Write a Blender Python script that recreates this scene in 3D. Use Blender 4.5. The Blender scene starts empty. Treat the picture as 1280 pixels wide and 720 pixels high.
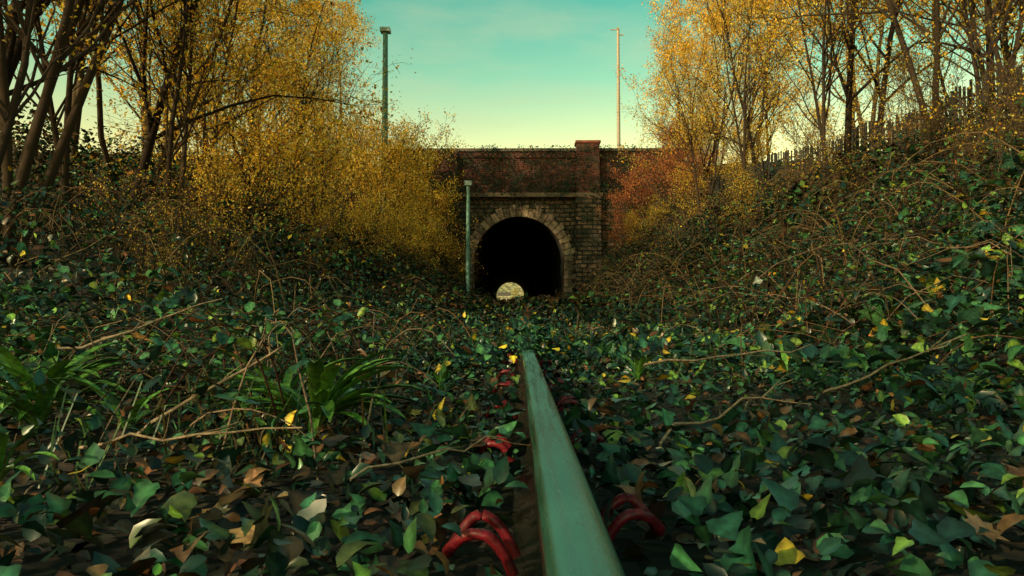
import bpy, math, random
import numpy as np
from math import radians, sin, cos, pi
random.seed(7); R = np.random.default_rng(7)
sc = bpy.context.scene
sc.view_settings.view_transform='Standard'; sc.view_settings.look='None'; sc.view_settings.exposure=0

# ------------------------------------------------------------ helpers
def link(o, parent=None):
    sc.collection.objects.link(o)
    if parent is not None: o.parent = parent
    return o
def empty(name, loc=(0,0,0)):
    e = bpy.data.objects.new(name, None); e.location = loc; return link(e)
class Acc:
    def __init__(s): s.V=[]; s.C=[]; s.F=[]; s.S=[]; s.M=[]; s.n=0; s.sm=[]
    def add(s, v, f, mat=0, col=(1,1,1), smooth=False):
        v=np.asarray(v,dtype=np.float64).reshape(-1,3); f=np.asarray(f,dtype=np.int64)
        c=np.asarray(col,dtype=np.float64)
        if c.ndim==1: c=np.repeat(c[None,:],len(v),0)
        s.V.append(v); s.C.append(c[:,:3]); s.F.append((f+s.n).ravel())
        s.S.append(np.full(len(f),f.shape[1])); s.M.append(np.full(len(f),mat)); s.sm.append(np.full(len(f),smooth)); s.n+=len(v)
    def mesh(s, name, mats):
        V=np.concatenate(s.V); C=np.concatenate(s.C); F=np.concatenate(s.F); S=np.concatenate(s.S); M=np.concatenate(s.M)
        me=bpy.data.meshes.new(name)
        me.vertices.add(len(V)); me.vertices.foreach_set('co',V.ravel().astype(np.float32))
        me.loops.add(len(F)); me.loops.foreach_set('vertex_index',F.astype(np.int32))
        me.polygons.add(len(S))
        st=np.concatenate([[0],np.cumsum(S)[:-1]])
        me.polygons.foreach_set('loop_start',st.astype(np.int32))
        me.polygons.foreach_set('material_index',M.astype(np.int32))
        me.polygons.foreach_set('use_smooth',np.concatenate(s.sm))
        a=me.attributes.new('Col','FLOAT_COLOR','POINT')
        a.data.foreach_set('color',np.concatenate([C,np.ones((len(C),1))],1).ravel().astype(np.float32))
        me.update(calc_edges=True); me.validate()
        for m in mats: me.materials.append(m)
        return me
    def obj(s, name, mats, parent=None):
        return link(bpy.data.objects.new(name, s.mesh(name,mats)), parent)
def box(acc, x0,x1,y0,y1,z0,z1, mat=0, col=(1,1,1)):
    v=[(x0,y0,z0),(x1,y0,z0),(x1,y1,z0),(x0,y1,z0),(x0,y0,z1),(x1,y0,z1),(x1,y1,z1),(x0,y1,z1)]
    acc.add(v,[(0,3,2,1),(4,5,6,7),(0,1,5,4),(1,2,6,5),(2,3,7,6),(3,0,4,7)],mat,col)
def beam(acc, a, b, w, d, mat=0, col=(1,1,1)):
    a=np.array(a,float); b=np.array(b,float); t=b-a; t/=np.linalg.norm(t)
    u=np.cross(t,(0,1,0)) if abs(t[1])<.9 else np.cross(t,(0,0,1)); u/=np.linalg.norm(u); v=np.cross(t,u)
    P=[]
    for p in (a,b):
        for sx,sy in ((-1,-1),(1,-1),(1,1),(-1,1)): P.append(p+u*sx*w/2+v*sy*d/2)
    acc.add(P,[(0,1,2,3),(7,6,5,4),(0,4,5,1),(1,5,6,2),(2,6,7,3),(3,7,4,0)],mat,col)
def tube(acc, pts, rad, k=5, mat=0, col=(1,1,1), cap=False):
    pts=np.asarray(pts,float); n=len(pts); rad=np.broadcast_to(np.asarray(rad,float),(n,))
    t=np.gradient(pts,axis=0); t/=np.linalg.norm(t,axis=1)[:,None]+1e-9
    m=t.mean(0); ref=np.array((1.,0,0)) if abs(m[0])<.6*np.linalg.norm(m)+1e-9 else np.array((0,0,1.))
    u=np.cross(t,ref); u/=np.linalg.norm(u,axis=1)[:,None]+1e-9; v=np.cross(t,u)
    a=np.arange(k)*2*pi/k
    ring=pts[:,None,:]+rad[:,None,None]*(np.cos(a)[None,:,None]*u[:,None,:]+np.sin(a)[None,:,None]*v[:,None,:])
    i=np.arange(n-1)[:,None]*k; j=np.arange(k)[None,:]; j2=(j+1)%k
    F=np.stack([i+j,i+j2,i+k+j2,i+k+j],-1).reshape(-1,4)
    acc.add(ring.reshape(-1,3),F,mat,col,True)
    if cap:
        acc.add(ring[-1],[tuple(range(k))],mat,col); acc.add(ring[0],[tuple(range(k))[::-1]],mat,col)
def ss(a,b,x):
    t=np.clip((x-a)/(b-a),0,1); return t*t*(3-2*t)
def nz(x,y,s=1.0,o=0.0):
    x=np.asarray(x,float)/s+o; y=np.asarray(y,float)/s+o*1.7
    return (np.sin(x*1.3+1.7*np.sin(y*.9+1))+np.sin(y*1.7+1.3*np.sin(x*1.1+2.3))+.6*np.sin(x*2.9-y*2.3)+.5*np.sin(x*4.1+y*3.7+1))/3.1

# ------------------------------------------------------------ materials
def newmat(name):
    m=bpy.data.materials.new(name); m.use_nodes=True; nt=m.node_tree
    return m,nt,nt.nodes,nt.links,nt.nodes['Principled BSDF']
def leafmat(name, trans=.3, rough=.45, spec=.4, mott=0):
    m,nt,N,L,P=newmat(name)
    a=N.new('ShaderNodeAttribute'); a.attribute_name='Col'; src=a.outputs['Color']
    if mott:
        tc=N.new('ShaderNodeTexCoord'); n=N.new('ShaderNodeTexNoise'); n.inputs['Scale'].default_value=70; n.inputs['Detail'].default_value=3
        L.new(tc.outputs['Object'],n.inputs['Vector'])
        r=N.new('ShaderNodeMapRange'); r.inputs['From Min'].default_value=.35; r.inputs['From Max'].default_value=.65
        r.inputs['To Min'].default_value=1-mott; r.inputs['To Max'].default_value=1+mott; L.new(n.outputs[0],r.inputs['Value'])
        v=N.new('ShaderNodeVectorMath'); v.operation='SCALE'; L.new(src,v.inputs[0]); L.new(r.outputs[0],v.inputs['Scale']); src=v.outputs[0]
    P.inputs['Roughness'].default_value=rough; P.inputs['Specular IOR Level'].default_value=spec
    L.new(src,P.inputs['Base Color'])
    if trans:
        T=N.new('ShaderNodeBsdfTranslucent'); L.new(src,T.inputs['Color'])
        X=N.new('ShaderNodeMixShader'); X.inputs[0].default_value=trans
        L.new(P.outputs[0],X.inputs[1]); L.new(T.outputs[0],X.inputs[2])
        L.new(X.outputs[0],N['Material Output'].inputs['Surface'])
    return m
def barkmat(name, rough=.9, scale=30, var=.5, metal=0, bump=.3):
    m,nt,N,L,P=newmat(name)
    a=N.new('ShaderNodeAttribute'); a.attribute_name='Col'
    tc=N.new('ShaderNodeTexCoord'); n=N.new('ShaderNodeTexNoise'); n.inputs['Scale'].default_value=scale; n.inputs['Detail'].default_value=5
    L.new(tc.outputs['Object'],n.inputs['Vector'])
    r=N.new('ShaderNodeMapRange'); r.inputs['From Min'].default_value=.3; r.inputs['From Max'].default_value=.7
    r.inputs['To Min'].default_value=1-var; r.inputs['To Max'].default_value=1+var*.5
    L.new(n.outputs[0],r.inputs['Value'])
    v=N.new('ShaderNodeVectorMath'); v.operation='SCALE'; L.new(a.outputs['Color'],v.inputs[0]); L.new(r.outputs[0],v.inputs['Scale'])
    L.new(v.outputs[0],P.inputs['Base Color']); P.inputs['Roughness'].default_value=rough; P.inputs['Metallic'].default_value=metal
    if bump:
        b=N.new('ShaderNodeBump'); b.inputs['Strength'].default_value=bump; b.inputs['Distance'].default_value=.01
        L.new(n.outputs[0],b.inputs['Height']); L.new(b.outputs[0],P.inputs['Normal'])
    return m
M_leaf=leafmat('undergrowth_leaf',0,.34,.6,.4)
M_farleaf=leafmat('bank_leaf',0,.6,.2)
M_gold=leafmat('autumn_leaf',.45,.6,.15)
M_bark=leafmat('bark',0,.9,.1)
M_twig=leafmat('twig',0,.85,.2,.4)
M_paint=barkmat('worn_paint',.4,60,.6)
M_metal=barkmat('metal_paint',.5,8,.3)
M_wood=barkmat('dark_timber',.9,9,.6)

def soil():
    m,nt,N,L,P=newmat('soil_and_litter')
    tc=N.new('ShaderNodeTexCoord')
    n=N.new('ShaderNodeTexNoise'); n.inputs['Scale'].default_value=.8; n.inputs['Detail'].default_value=10; n.inputs['Roughness'].default_value=.7
    v=N.new('ShaderNodeTexVoronoi'); v.inputs['Scale'].default_value=22
    L.new(tc.outputs['Object'],n.inputs['Vector']); L.new(tc.outputs['Object'],v.inputs['Vector'])
    r=N.new('ShaderNodeValToRGB'); e=r.color_ramp.elements
    e[0].position=.35; e[0].color=(.012,.018,.014,1); e[1].position=.7; e[1].color=(.04,.04,.02,1)
    x=e.new(.52); x.color=(.028,.019,.013,1)
    L.new(n.outputs[0],r.inputs[0])
    mx=N.new('ShaderNodeMixRGB'); mx.blend_type='MULTIPLY'; mx.inputs[0].default_value=.5
    L.new(r.outputs[0],mx.inputs[1]); L.new(v.outputs['Color'],mx.inputs[2]); L.new(mx.outputs[0],P.inputs['Base Color'])
    P.inputs['Roughness'].default_value=.95
    b=N.new('ShaderNodeBump'); b.inputs['Strength'].default_value=.7; b.inputs['Distance'].default_value=.04
    L.new(v.outputs['Distance'],b.inputs['Height']); L.new(b.outputs[0],P.inputs['Normal']); return m
M_soil=soil()
def drygrass():
    m,nt,N,L,P=newmat('dry_grass')
    tc=N.new('ShaderNodeTexCoord'); n=N.new('ShaderNodeTexNoise'); n.inputs['Scale'].default_value=.9; n.inputs['Detail'].default_value=8
    L.new(tc.outputs['Object'],n.inputs['Vector']); r=N.new('ShaderNodeValToRGB'); e=r.color_ramp.elements
    e[0].position=.4; e[0].color=(.10,.10,.05,1); e[1].position=.6; e[1].color=(.42,.38,.22,1); L.new(n.outputs[0],r.inputs[0]); L.new(r.outputs[0],P.inputs['Base Color'])
    P.inputs['Roughness'].default_value=.9; return m
def masonry(name,c1,c2,cm,bw,rh,ms,grime=.6,bump=.6,moss=0):
    m,nt,N,L,P=newmat(name)
    tc=N.new('ShaderNodeTexCoord'); sp=N.new('ShaderNodeSeparateXYZ'); L.new(tc.outputs['Object'],sp.inputs[0])
    ad=N.new('ShaderNodeMath'); L.new(sp.outputs[0],ad.inputs[0]); L.new(sp.outputs[1],ad.inputs[1])
    cb=N.new('ShaderNodeCombineXYZ'); L.new(ad.outputs[0],cb.inputs[0]); L.new(sp.outputs[2],cb.inputs[1])
    B=N.new('ShaderNodeTexBrick'); L.new(cb.outputs[0],B.inputs['Vector'])
    B.inputs['Color1'].default_value=(*c1,1); B.inputs['Color2'].default_value=(*c2,1); B.inputs['Mortar'].default_value=(*cm,1)
    B.inputs['Scale'].default_value=1; B.inputs['Brick Width'].default_value=bw; B.inputs['Row Height'].default_value=rh
    B.inputs['Mortar Size'].default_value=ms; B.inputs['Mortar Smooth'].default_value=.3; B.inputs['Bias'].default_value=0
    n=N.new('ShaderNodeTexNoise'); n.inputs['Scale'].default_value=.5; n.inputs['Detail'].default_value=9; n.inputs['Roughness'].default_value=.7
    L.new(tc.outputs['Object'],n.inputs['Vector'])
    r=N.new('ShaderNodeMapRange'); r.inputs['From Min'].default_value=.35; r.inputs['From Max'].default_value=.65
    r.inputs['To Min'].default_value=1-grime; r.inputs['To Max'].default_value=1.2; L.new(n.outputs[0],r.inputs['Value'])
    n2=N.new('ShaderNodeTexNoise'); n2.inputs['Scale'].default_value=3; n2.inputs['Detail'].default_value=6; L.new(tc.outputs['Object'],n2.inputs['Vector'])
    r2=N.new('ShaderNodeMapRange'); r2.inputs['From Min'].default_value=.3; r2.inputs['From Max'].default_value=.7
    r2.inputs['To Min'].default_value=.35; r2.inputs['To Max'].default_value=1.6; L.new(n2.outputs[0],r2.inputs['Value'])
    mm=N.new('ShaderNodeMath'); mm.operation='MULTIPLY'; L.new(r.outputs[0],mm.inputs[0]); L.new(r2.outputs[0],mm.inputs[1])
    v=N.new('ShaderNodeVectorMath'); v.operation='SCALE'; L.new(B.outputs['Color'],v.inputs[0]); L.new(mm.outputs[0],v.inputs['Scale'])
    src=v.outputs[0]
    if moss:
        n4=N.new('ShaderNodeTexNoise'); n4.inputs['Scale'].default_value=.9; n4.inputs['Detail'].default_value=8; L.new(cb.outputs[0],n4.inputs['Vector'])
        r4=N.new('ShaderNodeMapRange'); r4.inputs['From Min'].default_value=.46; r4.inputs['From Max'].default_value=.64; r4.inputs['To Max'].default_value=moss; L.new(n4.outputs[0],r4.inputs['Value'])
        mx=N.new('ShaderNodeMixRGB'); L.new(r4.outputs[0],mx.inputs[0]); L.new(src,mx.inputs[1]); mx.inputs[2].default_value=(.03,.035,.024,1); src=mx.outputs[0]
    L.new(src,P.inputs['Base Color']); P.inputs['Roughness'].default_value=.92
    b=N.new('ShaderNodeBump'); b.inputs['Strength'].default_value=bump; b.inputs['Distance'].default_value=.05; b.invert=True
    L.new(B.outputs['Fac'],b.inputs['Height']); L.new(b.outputs[0],P.inputs['Normal']); return m
M_brick=masonry('red_brick',(.22,.05,.032),(.10,.032,.026),(.05,.042,.038),.5,.19,.035,.7,.7,.75)
M_stone=masonry('sandstone_blocks',(.30,.18,.12),(.11,.08,.06),(.025,.024,.02),.85,.36,.06,.75,1,.75)
M_vous=barkmat('arch_stone',.9,3,.6)
M_cope=barkmat('coping_stone',.9,2,.5)
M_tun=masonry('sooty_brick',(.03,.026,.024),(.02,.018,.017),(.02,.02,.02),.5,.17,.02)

# ------------------------------------------------------------ terrain
def H(x,y):
    x=np.asarray(x,float); y=np.asarray(y,float)
    yc=np.clip(y,-25,62)
    fr=2.0+1.9*ss(4,30,y)+.5*ss(30,60,y)
    tr=(2.9+.08*yc)*np.clip((x-fr)/(11-fr),0,1)**.95
    tl=(1.5+.115*yc)*np.clip((-x-2.9)/9.0,0,1)**1.1
    z=tr+tl
    z=z+ss(46,62,y)*ss(8.5,15,np.abs(x))*4.2
    z=z+.02*np.maximum(np.abs(x)-12,0)*np.exp(-np.maximum(np.abs(x)-12,0)/60)
    z=z+.55*ss(25,60,y)
    bank=ss(1.5,5,np.abs(x))
    z=z+nz(x,y,2.1)*.22*bank+nz(x,y,.5,3)*.05*(.2+bank)
    return z
def grid(name,xs,ys,fn,mat):
    X,Y=np.meshgrid(xs,ys); Z=fn(X,Y); nx=len(xs); ny=len(ys)
    V=np.stack([X,Y,Z],-1).reshape(-1,3)
    i=np.arange(ny-1)[:,None]*nx; j=np.arange(nx-1)[None,:]
    F=np.stack([i+j,i+j+1,i+nx+j+1,i+nx+j],-1).reshape(-1,4)
    a=Acc(); a.add(V,F,0,(1,1,1),True); return a.obj(name,[mat])
xs=np.concatenate([np.linspace(-400,-22,14,endpoint=False),np.linspace(-22,-3,60,endpoint=False),np.linspace(-3,4,60,endpoint=False),np.linspace(4,22,60,endpoint=False),np.linspace(22,400,15)])
ys=np.concatenate([np.linspace(-400,-6,14,endpoint=False),np.linspace(-6,14,130,endpoint=False),np.linspace(14,62.3,110)])
grid('ground',xs,ys,H,M_soil)
grid('hill_top',np.linspace(-400,400,40),np.linspace(62.3,204,12),lambda x,y:12.7+nz(x,y,20)*.2,M_soil)
def HC(x,y):
    z=12.7*np.maximum(ss(8.5,22,x+2),ss(28,50,-x)); z=np.maximum(z,ss(232,262,y)*12.7); return 2.3+z*.82+nz(x,y,3)*.15
grid('ground_beyond',np.concatenate([np.linspace(-400,-54,10,endpoint=False),np.linspace(-54,24,90,endpoint=False),np.linspace(24,400,10)]),np.concatenate([np.linspace(204,270,50,endpoint=False),np.linspace(270,1500,20)]),HC,drygrass())

# ------------------------------------------------------------ bridge / tunnel portal
cx=.13; zs=4.55; r0=3.78; Yf=61.9
por=empty('tunnel_portal_bridge')
def arch_pts(r,n=36):
    return [(cx-r*cos(pi*i/n), zs+r*sin(pi*i/n)) for i in range(n+1)]
a=Acc(); A=arch_pts(r0); top=10.0
pts=[]
for (x,z) in A: pts+= [(x,Yf,z),(x,Yf,top)]
n=len(A)
a.add(pts,[(2*i,2*i+2,2*i+3,2*i+1) for i in range(n-1)])
for x0,x1 in ((-11,cx-r0),(cx+r0,14)):
    a.add([(x0,Yf,-2),(x1,Yf,-2),(x1,Yf,zs),(x0,Yf,zs)],[(0,1,2,3)])
    a.add([(x0,Yf,zs),(x1,Yf,zs),(x1,Yf,top),(x0,Yf,top)],[(0,1,2,3)])
box(a,-5.9,-4.95,Yf-.4,Yf-.003,-1.5,9.9)
box(a,4.85,6.95,Yf-.55,Yf-.003,-1.5,9.9)
a.obj('spandrel_wall',[M_stone],por)
a=Acc()
box(a,-11,14,Yf+.1,Yf+.65,10.0,13.85)
box(a,4.95,6.85,Yf-.5,Yf+.75,10.25,14.45)
box(a,-5.8,-5.05,Yf-.3,Yf+.09,10.25,13.8)
box(a,-11,4.93,Yf-.02,Yf+.095,13.3,13.5)
a.obj('parapet_brickwork',[M_brick],por)
a=Acc(); st=(.15,.11,.08)
box(a,-6.1,7.1,Yf-.62,Yf+.097,9.9,10.246,0,st)
box(a,-11,4.94,Yf-.05,Yf+.78,13.853,14.1,0,(.13,.10,.08))
box(a,6.86,14,Yf-.05,Yf+.78,13.853,14.1,0,(.13,.10,.08))
box(a,4.85,6.95,Yf-.6,Yf+.85,14.453,14.65,0,(.26,.08,.05))
a.obj('string_course_and_coping',[M_cope],por)
a=Acc(); NV=25
for i in range(NV):
    t0=pi*i/NV+.007; t1=pi*(i+1)/NV-.007; ro=r0+(1.0 if i%2 else .75); f=Yf-.14-random.random()*.12
    c=np.array((.42,.29,.20))*random.uniform(.35,1.1)
    P=[]
    for y in (f,Yf+.6):
        for r,t in ((r0-.02,t0),(ro,t0),(ro,t1),(r0-.02,t1)): P.append((cx-r*cos(t),y,zs+r*sin(t)))
    a.add(P,[(0,1,2,3),(7,6,5,4),(0,4,5,1),(1,5,6,2),(2,6,7,3),(3,7,4,0)],0,c)
for s in (-1,1):
    for k in range(15):
        z=zs-.37*(k+1); w=.9 if k%2 else .65; c=np.array((.32,.22,.15))*random.uniform(.4,1.1)
        xa,xb=sorted((cx+s*(r0-.02),cx+s*(r0+w)))
        box(a,xa,xb,Yf-.13-random.random()*.07,Yf+.5,z+.015,z+.36,0,c)
a.obj('arch_ring_stones',[M_vous],por)
a=Acc(); prof=[(cx-r0,-1)]+arch_pts(r0,24)+[(cx+r0,-1)]
yy=np.linspace(Yf,204,30); V=[]
for y in yy:
    off=-2.1*((y-Yf)/142)
    for x,z in prof: V.append((x+off,y,z))
k=len(prof); F=[(i*k+j,i*k+j+1,(i+1)*k+j+1,(i+1)*k+j) for i in range(len(yy)-1) for j in range(k-1)]
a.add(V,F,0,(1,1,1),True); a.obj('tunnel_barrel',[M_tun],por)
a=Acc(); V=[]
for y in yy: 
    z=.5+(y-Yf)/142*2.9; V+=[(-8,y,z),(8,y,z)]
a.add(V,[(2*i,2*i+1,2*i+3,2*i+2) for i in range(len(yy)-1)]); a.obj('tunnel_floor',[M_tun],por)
a=Acc(); ox=-2.1; pts=[]
for (x,z) in arch_pts(r0): pts+=[(x+ox,204,z),(x+ox,204,14.5)]
a.add(pts,[(2*i,2*i+2,2*i+3,2*i+1) for i in range(n-1)])
for x0,x1 in ((-54,cx-r0+ox),(cx+r0+ox,22)): a.add([(x0,204,-2),(x1,204,-2),(x1,204,14.5),(x0,204,14.5)],[(0,1,2,3)])
a.obj('far_portal_wall',[M_stone],por)
a=Acc(); hx,hy,hz=-4.0,224,2.3
box(a,hx-1.9,hx+1.7,hy,hy+3,hz-.3,hz+2.9,0,(.60,.52,.34)); box(a,hx-.5,hx+.4,hy-.06,hy-.003,hz,hz+2.0,0,(.08,.09,.08)); box(a,hx+.7,hx+1.4,hy-.06,hy-.003,hz+1.0,hz+1.9,0,(.05,.06,.07))
a.add([(hx-2.1,hy-.2,hz+2.9),(hx+1.9,hy-.2,hz+2.9),(hx+1.9,hy+3.2,hz+2.9),(hx-2.1,hy+3.2,hz+2.9),(hx-2.1,hy+1.5,hz+3.9),(hx+1.9,hy+1.5,hz+3.9)],[(0,1,5,4),(2,3,4,5)],0,(.12,.10,.09))
a.obj('lineside_hut',[M_cope])

# ------------------------------------------------------------ scatter of leaves
T4=(np.array([(0,0,0),(.33,.45,.10),(0,1,-.04),(-.33,.45,.10)]),np.array([(0,1,2),(0,2,3)]),np.ones(4))
T6=(np.array([(0,0,0),(.24,.14,.06),(.34,.44,.10),(.2,.8,.04),(0,1.08,-.12),(-.2,.8,.04),(-.34,.44,.10),(-.24,.14,.06),(0,.5,.0)]),
    np.array([(0,1,2,8),(8,2,3,4),(0,8,6,7),(8,4,5,6)]),np.array([1.9,.9,.75,.9,1.3,.9,.75,.9,1.8]))
iv=[(0,0),(.22,-.06),(.5,.12),(.42,.3),(.3,.42),(.2,.7),(0,1.02),(-.2,.7),(-.3,.42),(-.42,.3),(-.5,.12),(-.22,-.06)]
TI=(np.array([(x,y,.10*abs(x)-.08*y*y) for x,y in iv]+[(0,.34,-.02)]),np.array([(i,(i+1)%12,12) for i in range(12)]),np.array([1.6]+[.8]*5+[1.0]+[.8]*5+[1.9]))
mp=[(0,0),(.12,.12),(.42,.02),(.36,.22),(.62,.42),(.36,.48),(.34,.72),(.14,.66),(0,1.05),(-.14,.66),(-.34,.72),(-.36,.48),(-.62,.42),(-.36,.22),(-.42,.02),(-.12,.12)]
TM=(np.array([(x,y,.16*abs(x)*2-.16*y*y) for x,y in mp]+[(0,.4,-.05)]),np.array([(i,(i+1)%16,16) for i in range(16)]),np.array([.9]*16+[1.15]))
def leaves(acc,T,pos,size,tilt,cols,mat=0,rng=R,smooth=False):
    tv,tf,tm=T; n=len(pos); k=len(tv)
    yaw=rng.uniform(0,2*pi,n); tl=rng.normal(tilt[0],tilt[1],n); ro=rng.normal(0,.5,n)
    cy,sy=np.cos(yaw),np.sin(yaw); ct,st=np.cos(tl),np.sin(tl); cr,sr=np.cos(ro),np.sin(ro)
    v=tv[None]*np.asarray(size)[:,None,None]*np.stack([rng.uniform(.8,1.25,n),np.ones(n),rng.uniform(.3,2.4,n)],-1)[:,None,:]
    x=v[...,0]*cr[:,None]+v[...,2]*sr[:,None]; z=-v[...,0]*sr[:,None]+v[...,2]*cr[:,None]; y=v[...,1]
    y2=y*ct[:,None]-z*st[:,None]; z2=y*st[:,None]+z*ct[:,None]
    X=x*cy[:,None]-y2*sy[:,None]; Y=x*sy[:,None]+y2*cy[:,None]
    P=np.stack([X,Y,z2],-1)+pos[:,None,:]
    F=(tf[None]+(np.arange(n)*k)[:,None,None]).reshape(-1,tf.shape[1])
    acc.add(P.reshape(-1,3),F,mat,(cols[:,None,:]*tm[None,:,None]).reshape(-1,3),smooth)
def pal(n,cols,w,rng=R,var=.3):
    cols=np.array(cols); w=np.array(w,float); w/=w.sum()
    c=cols[rng.choice(len(cols),n,p=w)]
    return c*rng.uniform(1-var,1+var,(n,1))*rng.uniform(.92,1.08,(n,3))
G=[(.006,.022,.018),(.014,.055,.034),(.034,.11,.042),(.11,.20,.035),(.42,.30,.03),(.09,.042,.02),(.22,.09,.02)]
CY=np.array([1.04])
def near_clip(x,y):
    m=np.zeros(len(x),bool)
    for yc in CY: m|=(np.abs(x-.06)<.17)&(y>yc-.16)&(y<yc+.10)
    return m&(y<4.6)
def vegtop(x,y):
    b=.12+.34*ss(.7,2.6,-x)+.25*ss(9,16,y)+.35*ss(2.2,7,np.abs(x))
    b=b*(.2+.8*(nz(x,y,.33+.02*y.mean(),5)*.5+.5)+.7*(nz(x,y,1.2,9)*.5+.5))
    b=np.where((np.abs(x-.06)<.30)&(y<5),np.clip(b,.07+.015*y,.10+.03*y),b)
    b=np.where((y<1.7),np.minimum(b,.115),b)
    return b
def carpet(name,T,n,x0,x1,y0,y1,s0,s1,w,mat,extra=0,cut=0.,pw=1.3,brown=.6,dk=1.):
    x=R.uniform(x0,x1,n); u=R.uniform(0,1,n); y=y0+(y1-y0)*u**pw
    keep=~((np.abs(x-.06)<.065)&(y<4.0))&((x*x+y*y)>.45)&(np.abs(x)<y*.78+1.0)&~(near_clip(x,y)&(R.uniform(0,1,n)<.88))
    x=x[keep];y=y[keep]; n=len(x)
    g=nz(x,y,.8,2)+nz(x,y,.23,4)*.7+.6*(np.abs(x-.06)<.3); k=R.uniform(-1.2,1.6,n)<g+.9-cut-.35*(x<-.3)*(y<8); x=x[k];y=y[k];n=len(x)
    t=vegtop(x,y)*(1+extra)
    z=H(x,y)+t*R.uniform(0,1,n)**.6
    z=np.where((np.abs(x-.06)<.10)&(y>=4.0),z+.12,z)
    c=pal(n,G,w,var=.55)
    bm=(nz(x,y,1.9,20)+.4*nz(x,y,.5,31)>.35)&(R.uniform(0,1,n)<brown)
    c[bm]=pal(int(bm.sum()),[(.08,.045,.022),(.045,.03,.018),(.13,.08,.035),(.05,.07,.025)],[3,3,1,2],var=.4)
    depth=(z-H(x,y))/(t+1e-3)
    c*= (dk*(.35+.8*np.clip(depth,0,1.2)))[:,None]  # shade painted into leaf colour: darker low down in the growth
    a=Acc(); leaves(a,T,np.stack([x,y,z],-1),R.uniform(s0,s1,n)*(1+.3*nz(x,y,1.1)),(.1,.6),c,smooth=True)
    return a.obj(name,[mat])
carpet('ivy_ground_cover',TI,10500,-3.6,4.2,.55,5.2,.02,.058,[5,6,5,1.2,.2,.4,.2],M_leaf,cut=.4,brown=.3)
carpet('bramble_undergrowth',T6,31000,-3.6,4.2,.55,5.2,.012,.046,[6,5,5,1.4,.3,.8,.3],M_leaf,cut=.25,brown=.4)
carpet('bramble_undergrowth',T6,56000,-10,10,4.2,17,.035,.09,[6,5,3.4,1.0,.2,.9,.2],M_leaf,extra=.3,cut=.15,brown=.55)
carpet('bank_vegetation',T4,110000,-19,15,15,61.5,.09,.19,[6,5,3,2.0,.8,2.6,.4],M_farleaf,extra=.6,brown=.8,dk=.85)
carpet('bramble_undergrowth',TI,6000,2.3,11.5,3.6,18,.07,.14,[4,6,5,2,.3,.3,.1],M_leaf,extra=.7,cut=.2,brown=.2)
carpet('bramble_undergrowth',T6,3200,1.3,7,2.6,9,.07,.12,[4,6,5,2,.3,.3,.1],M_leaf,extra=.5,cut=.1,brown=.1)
a=Acc()
n=230; y=3+24*R.uniform(0,1,n)**1.2; x=R.normal(.6,.5+.12*y,n); k=np.abs(x-.06)>.07; x=x[k];y=y[k]
leaves(a,TI,np.stack([x,y,H(x,y)+vegtop(x,y)*1.05+.03],-1),R.uniform(.03,.045,len(x))*(1+.06*y),(.1,.6),pal(len(x),[(.5,.36,.03),(.4,.2,.03),(.2,.28,.04)],[4,1,2]))
n=7000; x=R.uniform(-3,3.5,n); y=.6+6*R.uniform(0,1,n)**1.3; k=~((np.abs(x-.06)<.09))&(x*x+y*y>.4)&~(near_clip(x,y)&(R.uniform(0,1,n)<.6)); x=x[k];y=y[k]
leaves(a,T6,np.stack([x,y,H(x,y)+R.uniform(.005,.06,len(x))*np.where(near_clip(x,y),.3,1)],-1),R.uniform(.02,.045,len(x)),(0,.35),pal(len(x),[(.11,.05,.024),(.06,.03,.017),(.22,.11,.05),(.03,.03,.02)],[3,5,.8,4]),smooth=True)
n=190; x=R.uniform(-2.2,1.4,n); y=.75+3.5*R.uniform(0,1,n)**1.2; k=~((np.abs(x-.06)<.12))&~near_clip(x,y); x=x[k];y=y[k]
leaves(a,TM,np.stack([x,y,H(x,y)+vegtop(x,y)*R.uniform(.2,.9,len(x))+.01],-1),R.uniform(.03,.055,len(x)),(0,.4),pal(len(x),[(.24,.11,.05),(.34,.18,.08),(.14,.06,.03),(.4,.26,.04)],[3,1,4,.5]))
lp=np.array([(-.50,2.7,.14),(-.58,2.6,.15),(-.36,1.08,.07),(-.45,1.15,.06),(-1.2,2.3,.3)])
leaves(a,TM,lp,np.array([.11,.09,.075,.06,.08]),(.05,.2),pal(5,[(.46,.26,.12)],[1]))
a.obj('leaf_litter',[M_leaf])

def strapplant(loc,n,L,seed,name='harts_tongue_fern',wd=.06,colr=(.11,.28,.045)):
    r=np.random.default_rng(seed); a=Acc()
    for i in range(n):
        az=r.uniform(0,2*pi); l=L*r.uniform(.6,1.15); w=l*wd; up=r.uniform(.55,1.4); m=9; V=[]
        d=np.array((cos(az),sin(az),0)); s=np.array((-sin(az),cos(az),0)); p=np.array((d[0]*.01,d[1]*.01,0.)); an=up
        for j in range(m):
            ww=w*(math.sin(min(1,(j+.7)/m*1.02)*pi)**.5)*(1 if j<m-1 else .1)
            V+=[p-s*ww+np.array((0,0,ww*.5)),p.copy(),p+s*ww+np.array((0,0,ww*.5))]
            p=p+(d*cos(an)+np.array((0,0,sin(an))))*l/(m-1); an-=r.uniform(.08,.25)
        F=[(3*j+q,3*j+q+1,3*j+q+4,3*j+q+3) for j in range(m-1) for q in (0,1)]
        c=np.array(colr)*r.uniform(.45,1.25)
        a.add(V,F,0,c,True)
    o=a.obj(name,[M_leaf]); o.location=loc; return o
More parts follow.
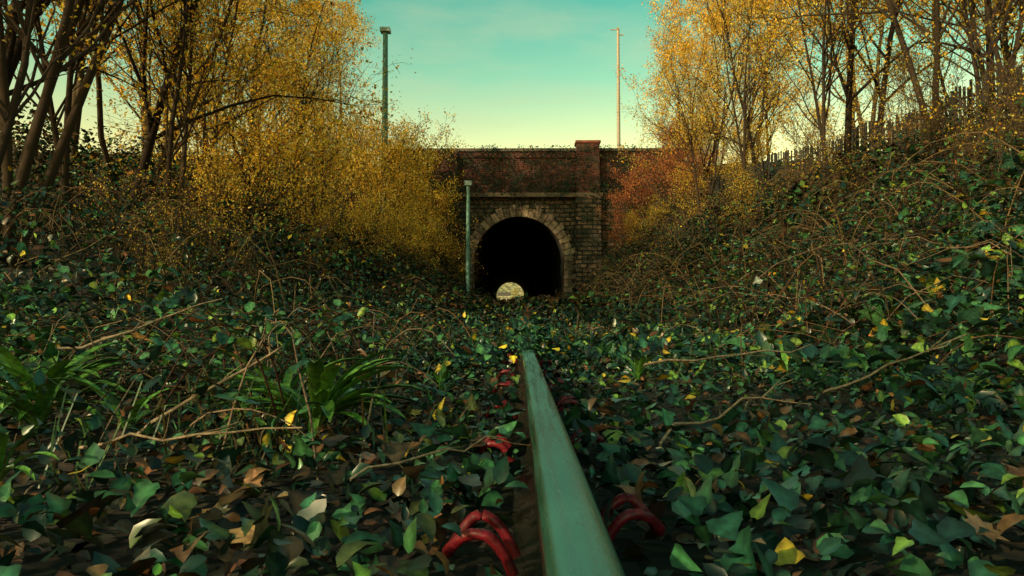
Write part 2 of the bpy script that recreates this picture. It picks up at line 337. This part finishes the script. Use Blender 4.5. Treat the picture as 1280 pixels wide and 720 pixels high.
for (x,y,nn,L,sd) in ((-.54,2.0,34,.32,1),(-.70,2.2,18,.27,2),(-1.42,2.2,30,.38,3),(-1.3,2.0,14,.28,4),(-.30,2.9,9,.16,5),(-2.2,3.2,16,.40,6),(-1.0,1.9,9,.22,7),(-1.3,4.2,14,.4,8),(.55,3.4,9,.18,9),(-2.9,4.2,14,.5,10),(1.3,3.6,10,.22,12),(-.95,1.35,8,.16,13)):
    strapplant((x,y,float(H(x,y))+.07),nn,L,sd)
a=Acc()
for i in range(1200):
    x=R.uniform(-6,6); y=1.8+14*R.uniform()**1.3
    if i>1000: x=R.uniform(-3,-.5); y=R.uniform(1.5,4)
    if abs(x-.06)<.25 or abs(x)>y*.78+.4 or nz(x,y,1.0,11)<.05: continue
    g=float(H(x,y)); 
    for q in range(R.integers(5,12)):
        az=R.uniform(0,6.28); l=R.uniform(.12,.36)*(1+.02*y); d=np.array((cos(az),sin(az),0)); s=np.array((-sin(az),cos(az),0))*(.0018+.0004*y)
        b=np.array((x,y,g))+np.array((R.normal(0,.06),R.normal(0,.06),0)); e1=b+d*l*.3+np.array((0,0,l*.55)); e2=b+d*l*.75+np.array((0,0,l*R.uniform(.4,.8)))
        cc=np.array([(.07,.14,.035),(.13,.10,.04),(.035,.09,.03)][q%3])*R.uniform(.4,1.0)
        a.add([b-s,b+s,e1-s*.8,e1+s*.8,e2],[(0,1,3,2)],0,cc); a.add([e1-s*.8,e1+s*.8,e2],[(0,1,2)],0,cc)
a.obj('grass',[M_leaf])

a=Acc()
def arc(acc,p,az,L,h,r,col,wob=.06):
    t=np.linspace(0,1,9); d=np.array((cos(az),sin(az),0))
    P=p[None]+d[None]*L*t[:,None]; P[:,2]+=h*4*t*(1-t*.8)*(1-.2*t)
    P[:,:3]+=R.normal(0,wob*L*.25,(9,3))*np.sin(t*pi)[:,None]
    tube(acc,P,r*(1-.6*t),4,0,col)
    return P
for i in range(1350):
    x=R.uniform(-5,5); y=R.uniform(1.6,9)
    if i<640: x=R.uniform(-4.2,-.5); y=R.uniform(1.6,6)
    elif i>850: y=R.uniform(4,13); x=R.uniform(2.2,8)
    if abs(x-.1)<.45 or abs(x)>y*.8+.6: continue
    g=float(H(x,y)); az=R.uniform(0,2*pi); L=R.uniform(.3,1.1)*(.6+.1*y)
    ex=x+cos(az)*L
    if abs(ex-.1)<.3 or (x-.1)*(ex-.1)<0 or y+sin(az)*L<1.1: continue
    c=[(.12,.07,.04),(.04,.025,.018),(.20,.14,.10),(.06,.025,.018)][R.integers(4)]
    P=arc(a,np.array((x,y,g)),az,L,R.uniform(.08,.36)*(1.4 if i>850 else 1),R.uniform(.0015,.004)*(1+.1*y),c)
    if i%2==0:
        pp=np.repeat(P[1:],3,0)+R.normal(0,.02,(24,3)); leaves(a,T6,pp,R.uniform(.02,.045,24)*(1+.05*y),(.1,.5),pal(24,G,[2,4,5,2,.3,.6,.1],var=.4),1,smooth=True)
for (p,q,r) in (((-.94,1.8,.08),(-.56,1.85,.31),.0055),((-1.15,2.0,.14),(-1.5,2.1,.10),.005),((-1.5,2.4,.25),(-1.05,2.6,.42),.006),((-.3,1.3,.09),(-.02,1.5,.13),.003),((-.9,1.5,.10),(-.40,1.35,.17),.0035),((.3,1.6,.1),(.7,1.9,.2),.004),((.9,2.2,.14),(1.5,2.5,.3),.005),((.5,3.0,.16),(1.3,3.3,.22),.006)):
    p=np.array(p);q=np.array(q); t=np.linspace(0,1,8)[:,None]; P=p+(q-p)*t+R.normal(0,.007,(8,3)); tube(a,P,r*(1-.5*t[:,0]),5,0,(.28,.21,.15))
    for w_ in range(3):
        j=R.integers(2,7); e=P[j]+(q-p)*.18+R.normal(0,.04,3); tube(a,[P[j],(P[j]+e)/2+R.normal(0,.006,3),e],[r*.5,r*.35,r*.2],4,0,(.25,.18,.12))
a.obj('bramble_stems',[M_twig,M_leaf])
a=Acc()
for i in range(3200):
    y=6+54*R.uniform()**1.2; s=-1 if R.uniform()<.5 else 1
    x=s*R.uniform(2.0,12)
    if abs(x)>y*.8: continue
    g=float(H(x,y)); az=R.uniform(0,2*pi); L=R.uniform(.6,1.8)
    c=np.array([(.10,.06,.035),(.05,.03,.02),(.18,.12,.06),(.22,.15,.08)][R.integers(4)])*.85
    arc(a,np.array((x,y,g)),az,L,R.uniform(.2,1.0),.004+.0005*y,c)
a.obj('bank_brushwood',[M_twig])

# ------------------------------------------------------------ rail
trk=empty('railway_track')
def cr(P,m=6):
    P=np.array(P,float); Q=np.concatenate([[2*P[0]-P[1]],P,[2*P[-1]-P[-2]]]); out=[]
    for i in range(1,len(Q)-2):
        for t in np.linspace(0,1,m,endpoint=False):
            a0,b0,c0,d0=Q[i-1],Q[i],Q[i+1],Q[i+2]
            out.append(.5*((2*b0)+(-a0+c0)*t+(2*a0-5*b0+4*c0-d0)*t*t+(-a0+3*b0-3*c0+d0)*t**3))
    out.append(P[-1]); return np.array(out)
half=[(0,.1600),(.010,.1599),(.018,.1595),(.024,.1587),(.029,.157),(.0325,.1535),(.035,.148),(.0355,.125),(.033,.121),(.010,.113),(.0085,.10),(.0085,.04),(.013,.03),(.066,.014),(.069,.011),(.069,.003),(0,.003)]
prof=half[:-1]+[(-x,z) for x,z in half[:-1][::-1][:-1]]
yy=np.concatenate([np.linspace(-3,6,46),np.linspace(7,61,40)])
V=[]; k=len(prof)
for y in yy:
    for x,z in prof: V.append((.06+x,y,z+.5*float(ss(25,60,y))))
F=[(i*k+j,(i+1)*k+j,(i+1)*k+(j+1)%k,i*k+(j+1)%k) for i in range(len(yy)-1) for j in range(k)]
m,nt,N,L,P=newmat('rail_steel')
tc=N.new('ShaderNodeTexCoord'); mpn=N.new('ShaderNodeMapping'); mpn.inputs['Scale'].default_value=(90,2.5,20); L.new(tc.outputs['Object'],mpn.inputs[0])
nn=N.new('ShaderNodeTexNoise'); nn.inputs['Scale'].default_value=1; nn.inputs['Detail'].default_value=8; L.new(mpn.outputs[0],nn.inputs['Vector'])
n3=N.new('ShaderNodeTexNoise'); n3.inputs['Scale'].default_value=60; n3.inputs['Detail'].default_value=8; n3.inputs['Roughness'].default_value=.7; L.new(tc.outputs['Object'],n3.inputs['Vector'])
sp=N.new('ShaderNodeSeparateXYZ'); L.new(tc.outputs['Object'],sp.inputs[0])
mr=N.new('ShaderNodeMapRange'); mr.inputs['From Min'].default_value=.144; mr.inputs['From Max'].default_value=.155; L.new(sp.outputs[2],mr.inputs['Value'])
r=N.new('ShaderNodeValToRGB'); r.color_ramp.elements[0].color=(.035,.16,.135,1); r.color_ramp.elements[0].position=.3; r.color_ramp.elements[1].color=(.11,.34,.29,1); r.color_ramp.elements[1].position=.7
L.new(nn.outputs[0],r.inputs[0])
r2=N.new('ShaderNodeValToRGB'); r2.color_ramp.elements[0].color=(.015,.018,.018,1); r2.color_ramp.elements[0].position=.35; r2.color_ramp.elements[1].color=(.055,.042,.032,1); r2.color_ramp.elements[1].position=.7
L.new(n3.outputs[0],r2.inputs[0])
mx=N.new('ShaderNodeMixRGB'); L.new(mr.outputs[0],mx.inputs[0]); L.new(r2.outputs[0],mx.inputs[1]); L.new(r.outputs[0],mx.inputs[2])
pt=N.new('ShaderNodeMapRange'); pt.inputs['From Min'].default_value=.60; pt.inputs['From Max'].default_value=.68; pt.inputs['To Max'].default_value=.7; L.new(n3.outputs[0],pt.inputs['Value'])
mx2=N.new('ShaderNodeMixRGB'); L.new(pt.outputs[0],mx2.inputs[0]); L.new(mx.outputs[0],mx2.inputs[1]); mx2.inputs[2].default_value=(.05,.06,.05,1)
L.new(mx2.outputs[0],P.inputs['Base Color'])
mt=N.new('ShaderNodeMath'); mt.operation='MULTIPLY'; mt.inputs[1].default_value=.5; L.new(mr.outputs[0],mt.inputs[0]); L.new(mt.outputs[0],P.inputs['Metallic'])
rr=N.new('ShaderNodeMapRange'); rr.inputs['From Min'].default_value=.3; rr.inputs['From Max'].default_value=.7; rr.inputs['To Min'].default_value=.18; rr.inputs['To Max'].default_value=.40; L.new(nn.outputs[0],rr.inputs['Value']); L.new(rr.outputs[0],P.inputs['Roughness'])
b=N.new('ShaderNodeBump'); b.inputs['Strength'].default_value=.35; b.inputs['Distance'].default_value=.002; L.new(n3.outputs[0],b.inputs['Height']); L.new(b.outputs[0],P.inputs['Normal'])
M_rail=m
a=Acc(); a.add(V,F,0,(1,1,1),True); a.obj('rail',[M_rail],trk)
a=Acc()
for i in range(40):
    y=1.04+.68*(i-2); box(a,-1.3,.45,y-.12,y+.12,-.15,-.012,0,(.07,.065,.055)); box(a,-.06,.18,y-.09,y+.09,-.012,.001,0,(.06,.035,.025))
a.obj('sleepers',[M_wood],trk)
a=Acc()
cp=[(0,-.035,.018),(-.012,-.036,.045),(-.035,-.036,.07),(-.065,-.03,.068),(-.088,-.012,.045),(-.09,.008,.035),(-.078,.028,.052),(-.05,.038,.078),(-.02,.037,.062),(.005,.034,.02)]
for i in range(8):
    y=1.04+.68*(i-1)
    for s in (1,-1):
        P=cr(cp,5); P[:,0]*=s; P=P*1.0+np.array((.06-s*.066,y+(.0 if s>0 else .1),.008)); tube(a,P,.008,10,0,(.27,.015,.028),True)
a.obj('rail_clips',[M_paint],trk)

# ------------------------------------------------------------ trees
TC=[(.045,.032,.024),(.028,.020,.017),(.06,.045,.03)]
def make_tree(name,seed,Ht,r,stems,nl,ls,lcols,lw,lean=.08,up=.18,kids=(13,6,4),base=.2,leafstart=1,twigc=(.05,.034,.024)):
    g=np.random.default_rng(seed); a=Acc(); anch=[]
    def grow(p,d,L,r,lv):
        n=(9,6,5,4)[lv]; pts=[p.copy()]; dd=d.copy()
        for i in range(n-1):
            dd=dd+g.normal(0,(.09,.18,.26,.3)[lv],3)+np.array((0,0,up*(.3,.8,.6,.3)[lv])); dd/=np.linalg.norm(dd)
            pts.append(pts[-1]+dd*L/(n-1))
        pts=np.array(pts); t=np.linspace(0,1,n); rad=np.maximum(r*(1-.85*t),.005)
        c=np.array(twigc if lv>1 else TC[seed%3])*g.uniform(.7,1.2)
        tube(a,pts,rad,(7,5,3,3)[lv],0,c)
        if lv>=leafstart: anch.extend([pts[j] for j in range(n//2,n)])
        if lv<3:
            for q in range(kids[lv]):
                tt=g.uniform(base if lv==0 else .2,1); f=tt*(n-1); i=min(int(f),n-2); pp=pts[i]+(pts[i+1]-pts[i])*(f-i)
                ax=pts[i+1]-pts[i]; ax/=np.linalg.norm(ax); u=np.cross(ax,g.normal(0,1,3)); u/=np.linalg.norm(u)+1e-9
                an=g.uniform(.45,1.05); nd=ax*cos(an)+u*sin(an)
                LL=L*g.uniform(.3,.52)*(1.15-.6*tt if lv==0 else 1.1-.3*tt)*(1,1.15,.9)[lv]
                grow(pp,nd,LL,max(rad[i]*.5,.006),lv+1)
    for s in range(stems):
        d=np.array((g.normal(0,lean),g.normal(0,lean),1.)); 
        if stems>1: d[:2]+=g.normal(0,.22,2)
        d/=np.linalg.norm(d)
        grow(np.array((g.normal(0,.12*(stems>1)),g.normal(0,.12*(stems>1)),-.3)),d,Ht*g.uniform(.8,1) if stems>1 else Ht,r,0)
    if nl:
        A_=np.array(anch); w=g.uniform(0,1,len(A_))**3.0; w/=w.sum()
        pos=A_[g.choice(len(A_),nl,p=w)]+g.normal(0,.10+.008*Ht,(nl,3))
        leaves(a,T4,pos,g.uniform(ls*.6,ls*1.3,nl),(.2,.9),pal(nl,lcols,lw,g,.4),1,g)
    return a.mesh(name,[M_bark,M_gold])
gold=[(.88,.60,.07),(.82,.42,.035),(.58,.46,.06),(.92,.74,.2),(.30,.13,.03)]
orng=[(.62,.20,.08),(.45,.14,.07),(.65,.32,.08),(.30,.11,.06)]
me_t=[make_tree('birch_a',11,13,.12,1,6600,.125,gold,[4,4,2,2.5,.7]),
      make_tree('birch_b',12,12,.10,1,5200,.125,gold,[4,4,2,2.5,.7],lean=.15),
      make_tree('ash_bare',13,14,.13,1,3000,.115,gold,[4,4,2,2,1],kids=(15,7,4)),
      make_tree('ash_c',14,11,.09,2,4800,.12,gold,[4,4,3,2.5,.7]),
      make_tree('bare_d',15,13,.09,2,2000,.11,gold,[4,3,2,2,1],kids=(13,7,4))]
me_s=[make_tree('sap_a',21,5,.03,5,3800,.085,gold,[5,3,2,3,.7],kids=(8,4,3),base=.1),
      make_tree('sap_b',22,4.5,.025,6,2900,.085,gold,[4,3,3,3,.7],kids=(8,4,3),base=.1),
      make_tree('sap_o',23,4.5,.025,6,3600,.09,orng,[3,3,2,2],kids=(8,4,3),base=.1),
      make_tree('sap_bare',24,4,.02,6,450,.08,gold,[3,3,3,1,1],kids=(7,4,3),base=.1,twigc=(.12,.08,.05))]
def put(name,me,x,y,s=1,rz=None,dz=0,sz=None,tilt=(0,0)):
    o=bpy.data.objects.new(name,me); z=float(H(x,y)) if y<62 else (12.7 if y<204 else float(HC(np.array(x),np.array(y))))
    o.location=(x,y,z+dz); o.rotation_euler=(tilt[0],tilt[1],R.uniform(0,6.28) if rz is None else rz); o.scale=(s,s,s*(sz or 1)); return link(o)
def tn(i): return 'birch_tree' if i in(0,1) else 'ash_tree'
for (x,y,i,s) in ((12.0,12,4,.95),(14,16,2,.9),(12.2,19,4,.85),(15,22,1,.9),(12.0,25,2,.9),(13.5,29,0,.95),(16,33,0,1.1),(11.6,35,2,.95),(12.6,39,0,1.0),(14.5,43,1,1.1),(11.8,46,3,1.0),(13,50,0,1.05),(12.4,54,1,1.1),(16,52,0,1.2),(18,38,0,1.2),(19,28,1,1.2),(18,20,3,1.2),(9.4,22,4,.75),(9.8,31,4,.8),(9.6,41,2,.85),(20,45,0,1.3),(14,58,1,1.1),(10.2,14,4,.75),(9.0,36,4,.75),(10.6,50,0,.95),(13.5,21,0,.8),(16,26,3,1.0),(8.0,11.5,4,.6),(11,17,2,.8),(15.5,14,3,1.0)):
    put(tn(i),me_t[i],x,y,s)
put('ash_tree',me_t[4],9.6,17,.95,rz=.2,tilt=(0,-.24)); put('ash_tree',me_t[2],10.6,24,.95,rz=-.2,tilt=(0,-.2)); put('ash_tree',me_t[4],-7.8,11,.95,rz=.2,tilt=(0,.26)); put('ash_tree',me_t[3],-9.4,18,.95,rz=-.2,tilt=(0,.16))
for (x,y,i,s) in ((-6.5,9.2,4,.85),(-8.2,10.5,2,.8),(-9.5,13,4,.9),(-8.4,15.5,2,.85),(-11,18,0,.9),(-9.2,21,4,.85),(-12,24,0,1.0),(-10.5,28,1,.95),(-13,31,0,1.05),(-11.5,35,2,1.0),(-14,39,1,1.1),(-12.5,43,4,1.0),(-14.5,47,0,1.15),(-13.5,52,3,1.1),(-16.5,44,0,1.3),(-17,34,1,1.3),(-16,26,0,1.2),(-14,57,0,1.05),(-15,20,3,1.2),(-13,14,1,1.1),(-7.4,12.3,4,.7),(-9.8,33,4,.9),(-10.6,40,1,.85),(-8.6,25,2,.7),(-12,16,3,1.0),(-19,40,0,1.4),(-7.0,14.5,4,.7),(-5.6,7.4,4,.6)):
    put(tn(i),me_t[i],x,y,s)
for k in range(12):
    put('ash_tree' ,me_t[[2,3,1,2][k%4]],(-9,-13,-10,-15)[k%4]+R.uniform(-1.5,1.5),-22+2.4*k,R.uniform(.9,1.1))
for (x,y,i,s) in ((-6.6,52,0,1.15),(-7.4,48,1,1.3),(-8.3,55,0,1.5),(-6.0,57,1,1.3),(-8.6,44,0,1.4),(-9.4,50,0,1.6),(-7.2,59,0,1.7),(-9.6,59,0,1.9),(-10,38,0,1.4),(-7.8,37,1,1.2),(-8.8,31,0,1.2),(-6.4,41,0,.9),(-4.9,58.5,1,.85),(-4.0,59,3,.9),
    (-10.8,46,0,1.7),(-11.3,54,0,1.8),(-7.2,26,1,1.1),(-6.2,31,1,.7),(-8.4,22,0,1.1),(-7.6,18,1,1.0),(-10.5,24,0,1.3),(-11,31,1,1.5),(-5.6,47,0,.8),(-6.2,35,0,.9),
    (9.8,57,2,1.2),(10.8,54,2,1.35),(8.8,59,2,1.0),(11.6,50,2,1.3),(12,45,1,1.2),(10.4,47,2,1.0),(12.3,57,0,1.6),(13,40,0,1.2),(11.2,36,1,.9),(12.6,30,0,1.0),(12.8,24,3,1.1),(8.4,47,0,.7),(9,38,1,.7),(8.8,29,3,.7),(9.4,24,3,.7),(9.2,17,3,.6),(8.1,13,3,.5),(9.5,11.5,3,.6),(7.2,22,3,.5),(6.8,34,3,.6),(10.2,42,2,.9),(7.6,54,2,.7),(7.9,50,1,.6),
    (6.0,9,3,.45),(7.4,10.5,3,.6),(8.6,15,3,.7),(7.0,15.5,3,.45),(8.0,19,3,.6),(10.2,20,3,.8),(7.8,26,1,.5),(5.2,6.6,3,.35),
    (-5.4,12,3,.45),(-4.6,16,3,.5),(-5.6,20,3,.6),(-4.4,9,3,.3),(-6.4,14,3,.55),(-3.4,7,3,.22),(-2.8,5.4,3,.16),(-5.2,28,3,.6),(-4.6,36,3,.6),(-6.8,17,1,.6),(-6,24,1,.5),(-4.2,11,3,.4),(-5.0,9.5,3,.4)):
    put('elder_shrub' if i==3 else 'hazel_sapling',me_s[i],x,y,s)
for k in range(4):
    put('hazel_sapling',me_s[[0,1][k%2]],(-12,-1,2,7)[k],(252,232,240,258)[k],R.uniform(.8,1.2))

# ivy on portal
a=Acc(); n=34000
x=R.uniform(-10,13,n); z=R.uniform(2,14.3,n)
d=1.2*np.exp(-((z-10.1)/.8)**2)+1.8*ss(6.9,9.5,x)*ss(12.8,9.5,z)+2.8*ss(-4.3,-5.7,x)*ss(14.5,9.5,z)+1.2*np.exp(-((z-13.9)/.4)**2)*(nz(x,z,1.3)>-.1)+.4*(z>10.2)+.35
k=R.uniform(-.2,1.3,n)<d*(.5+.9*nz(x,z,.7)); x=x[k];z=z[k]
ok=((x-cx)**2+(z-zs)**2>(r0+.75)**2)&((np.abs(x-cx)>r0+.9)|(z>zs)); x=x[ok];z=z[ok]
leaves(a,T4,np.stack([x,Yf-.25-R.uniform(0,.55,len(x)),z],-1),R.uniform(.10,.22,len(x)),(-.7,.5),pal(len(x),[(.010,.034,.022),(.022,.05,.028),(.14,.12,.03),(.09,.045,.025)],[6,4,.7,1.0]))
a.obj('ivy',[M_farleaf])

# ------------------------------------------------------------ paling fence, right bank
a=Acc(); ys_=np.arange(9,52,.16)
for y in ys_:
    x=11.0+.15*sin(y*.3); z=float(H(x,y)); hh=1.5+R.normal(0,.06)
    if R.uniform()<.08: continue
    v=x+R.normal(0,.02)
    box(a,v-.012,v+.012,y-.045,y+.045,z-.1,z+hh,0,np.array((.03,.028,.026))*R.uniform(.6,1.5))
for y in np.arange(9,52,2.4):
    x=11.08+.15*sin(y*.3); z=float(H(x,y)); box(a,x,x+.1,y-.06,y+.06,z-.2,z+1.45,0,(.03,.03,.03))
    y2=y+2.4; x2=11.05+.15*sin(y2*.3); z2=float(H(x2,y2))
    for q in (.35,1.2): beam(a,(x,y,z+q),(x2,y2,z2+q),.07,.04,0,(.03,.028,.026))
a.obj('paling_fence',[M_wood])

# ------------------------------------------------------------ poles
def pole(name,x,y,zb,zt,r,col,kind):
    a=Acc(); t=np.linspace(0,1,6); hgt=zt-zb
    P=np.stack([np.full(6,0.),np.full(6,0.),hgt*t],-1); tube(a,P,r*(1-.35*t),10,0,col,True)
    if kind=='lamp':
        box(a,-.7,.05,-.05,.05,hgt-.02,hgt+.06,0,col); tube(a,[(0,0,0),(0,0,1.4)],[r*1.6,r*1.6],10,0,col,True); box(a,-.12,.12,-.12,.12,hgt+.062,hgt+.2,0,col)
        box(a,.0,.5,-.06,.06,hgt-.5,hgt-.42,0,col)
    if kind=='mast':
        box(a,-r*1.3,r*1.3,-r*1.3,r*1.3,hgt-.02,hgt+.25,0,(.2,.3,.28)); box(a,-.2,.2,-.2,.2,0,.5,0,(.2,.2,.19))
        for q in range(6): box(a,r*.7,r*.7+.12,-.02,.02,hgt*.2+q*.4,hgt*.2+q*.4+.03,0,col)
    o=a.obj(name,[M_metal]); o.location=(x,y,zb); return o
pole('street_lamp',(774-647)/924*67,67,12.5,(389-34)/924*67+.38,.19,(.36,.31,.26),'lamp')
pole('catenary_mast',-9.04,50,5.0,(389-36)/924*50+.38,.26,(.05,.17,.15),'mast')
pole('signal_post',-2.85,42.5,.3,(389-231)/924*42.5+.38,.15,(.12,.28,.24),'mast')

# ------------------------------------------------------------ light, sky, camera
az=math.atan2(-.76,-.66); el=radians(24)
sd=np.array((sin(az)*cos(el),cos(az)*cos(el),sin(el)))
sl=bpy.data.lights.new('sun','SUN'); sl.energy=5; sl.angle=radians(.5); sl.color=(1,.78,.43)
so=link(bpy.data.objects.new('sun',sl))
from mathutils import Vector
so.rotation_euler=Vector(sd).to_track_quat('Z','Y').to_euler()
w=bpy.data.worlds.new('World'); sc.world=w; w.use_nodes=True; N=w.node_tree.nodes; L=w.node_tree.links; bg=N['Background']
sk=N.new('ShaderNodeTexSky'); sk.sky_type='NISHITA'; sk.sun_disc=False; sk.sun_elevation=el; sk.sun_rotation=az
tc=N.new('ShaderNodeTexCoord'); sp=N.new('ShaderNodeSeparateXYZ'); L.new(tc.outputs['Generated'],sp.inputs[0])
rp=N.new('ShaderNodeValToRGB'); L.new(sp.outputs[2],rp.inputs[0]); e=rp.color_ramp.elements
e[0].position=.0; e[0].color=(2.6,1.45,.45,1); e[1].position=.75; e[1].color=(.11,.42,.29,1)
x=e.new(.2); x.color=(2.9,1.95,.62,1); x=e.new(.30); x.color=(1.25,1.75,.74,1); x=e.new(.42); x.color=(.36,1.5,.74,1)
mx=N.new('ShaderNodeMixRGB'); mx.blend_type='MULTIPLY'; mx.inputs[0].default_value=1; L.new(sk.outputs[0],mx.inputs[1]); L.new(rp.outputs[0],mx.inputs[2])
mp_=N.new('ShaderNodeMapping'); mp_.inputs['Scale'].default_value=(1.6,1.6,6); L.new(tc.outputs['Generated'],mp_.inputs[0])
nn=N.new('ShaderNodeTexNoise'); nn.inputs['Scale'].default_value=2.6; nn.inputs['Detail'].default_value=7; nn.inputs['Roughness'].default_value=.55; L.new(mp_.outputs[0],nn.inputs['Vector'])
cr_=N.new('ShaderNodeMapRange'); cr_.inputs['From Min'].default_value=.47; cr_.inputs['From Max'].default_value=.78; cr_.inputs['To Max'].default_value=.5; L.new(nn.outputs[0],cr_.inputs['Value'])
m2=N.new('ShaderNodeMixRGB'); L.new(cr_.outputs[0],m2.inputs[0]); L.new(mx.outputs[0],m2.inputs[1]); m2.inputs[2].default_value=(4.4,4.8,2.9,1)
L.new(m2.outputs[0],bg.inputs['Color']); bg.inputs['Strength'].default_value=.15
cam=bpy.data.cameras.new('camera'); co=link(bpy.data.objects.new('camera',cam)); sc.camera=co
cam.sensor_width=36; cam.lens=26; cam.clip_start=.02; cam.clip_end=4000
co.location=(0,0,.38); co.rotation_euler=(radians(90+1.8),0,radians(.43))
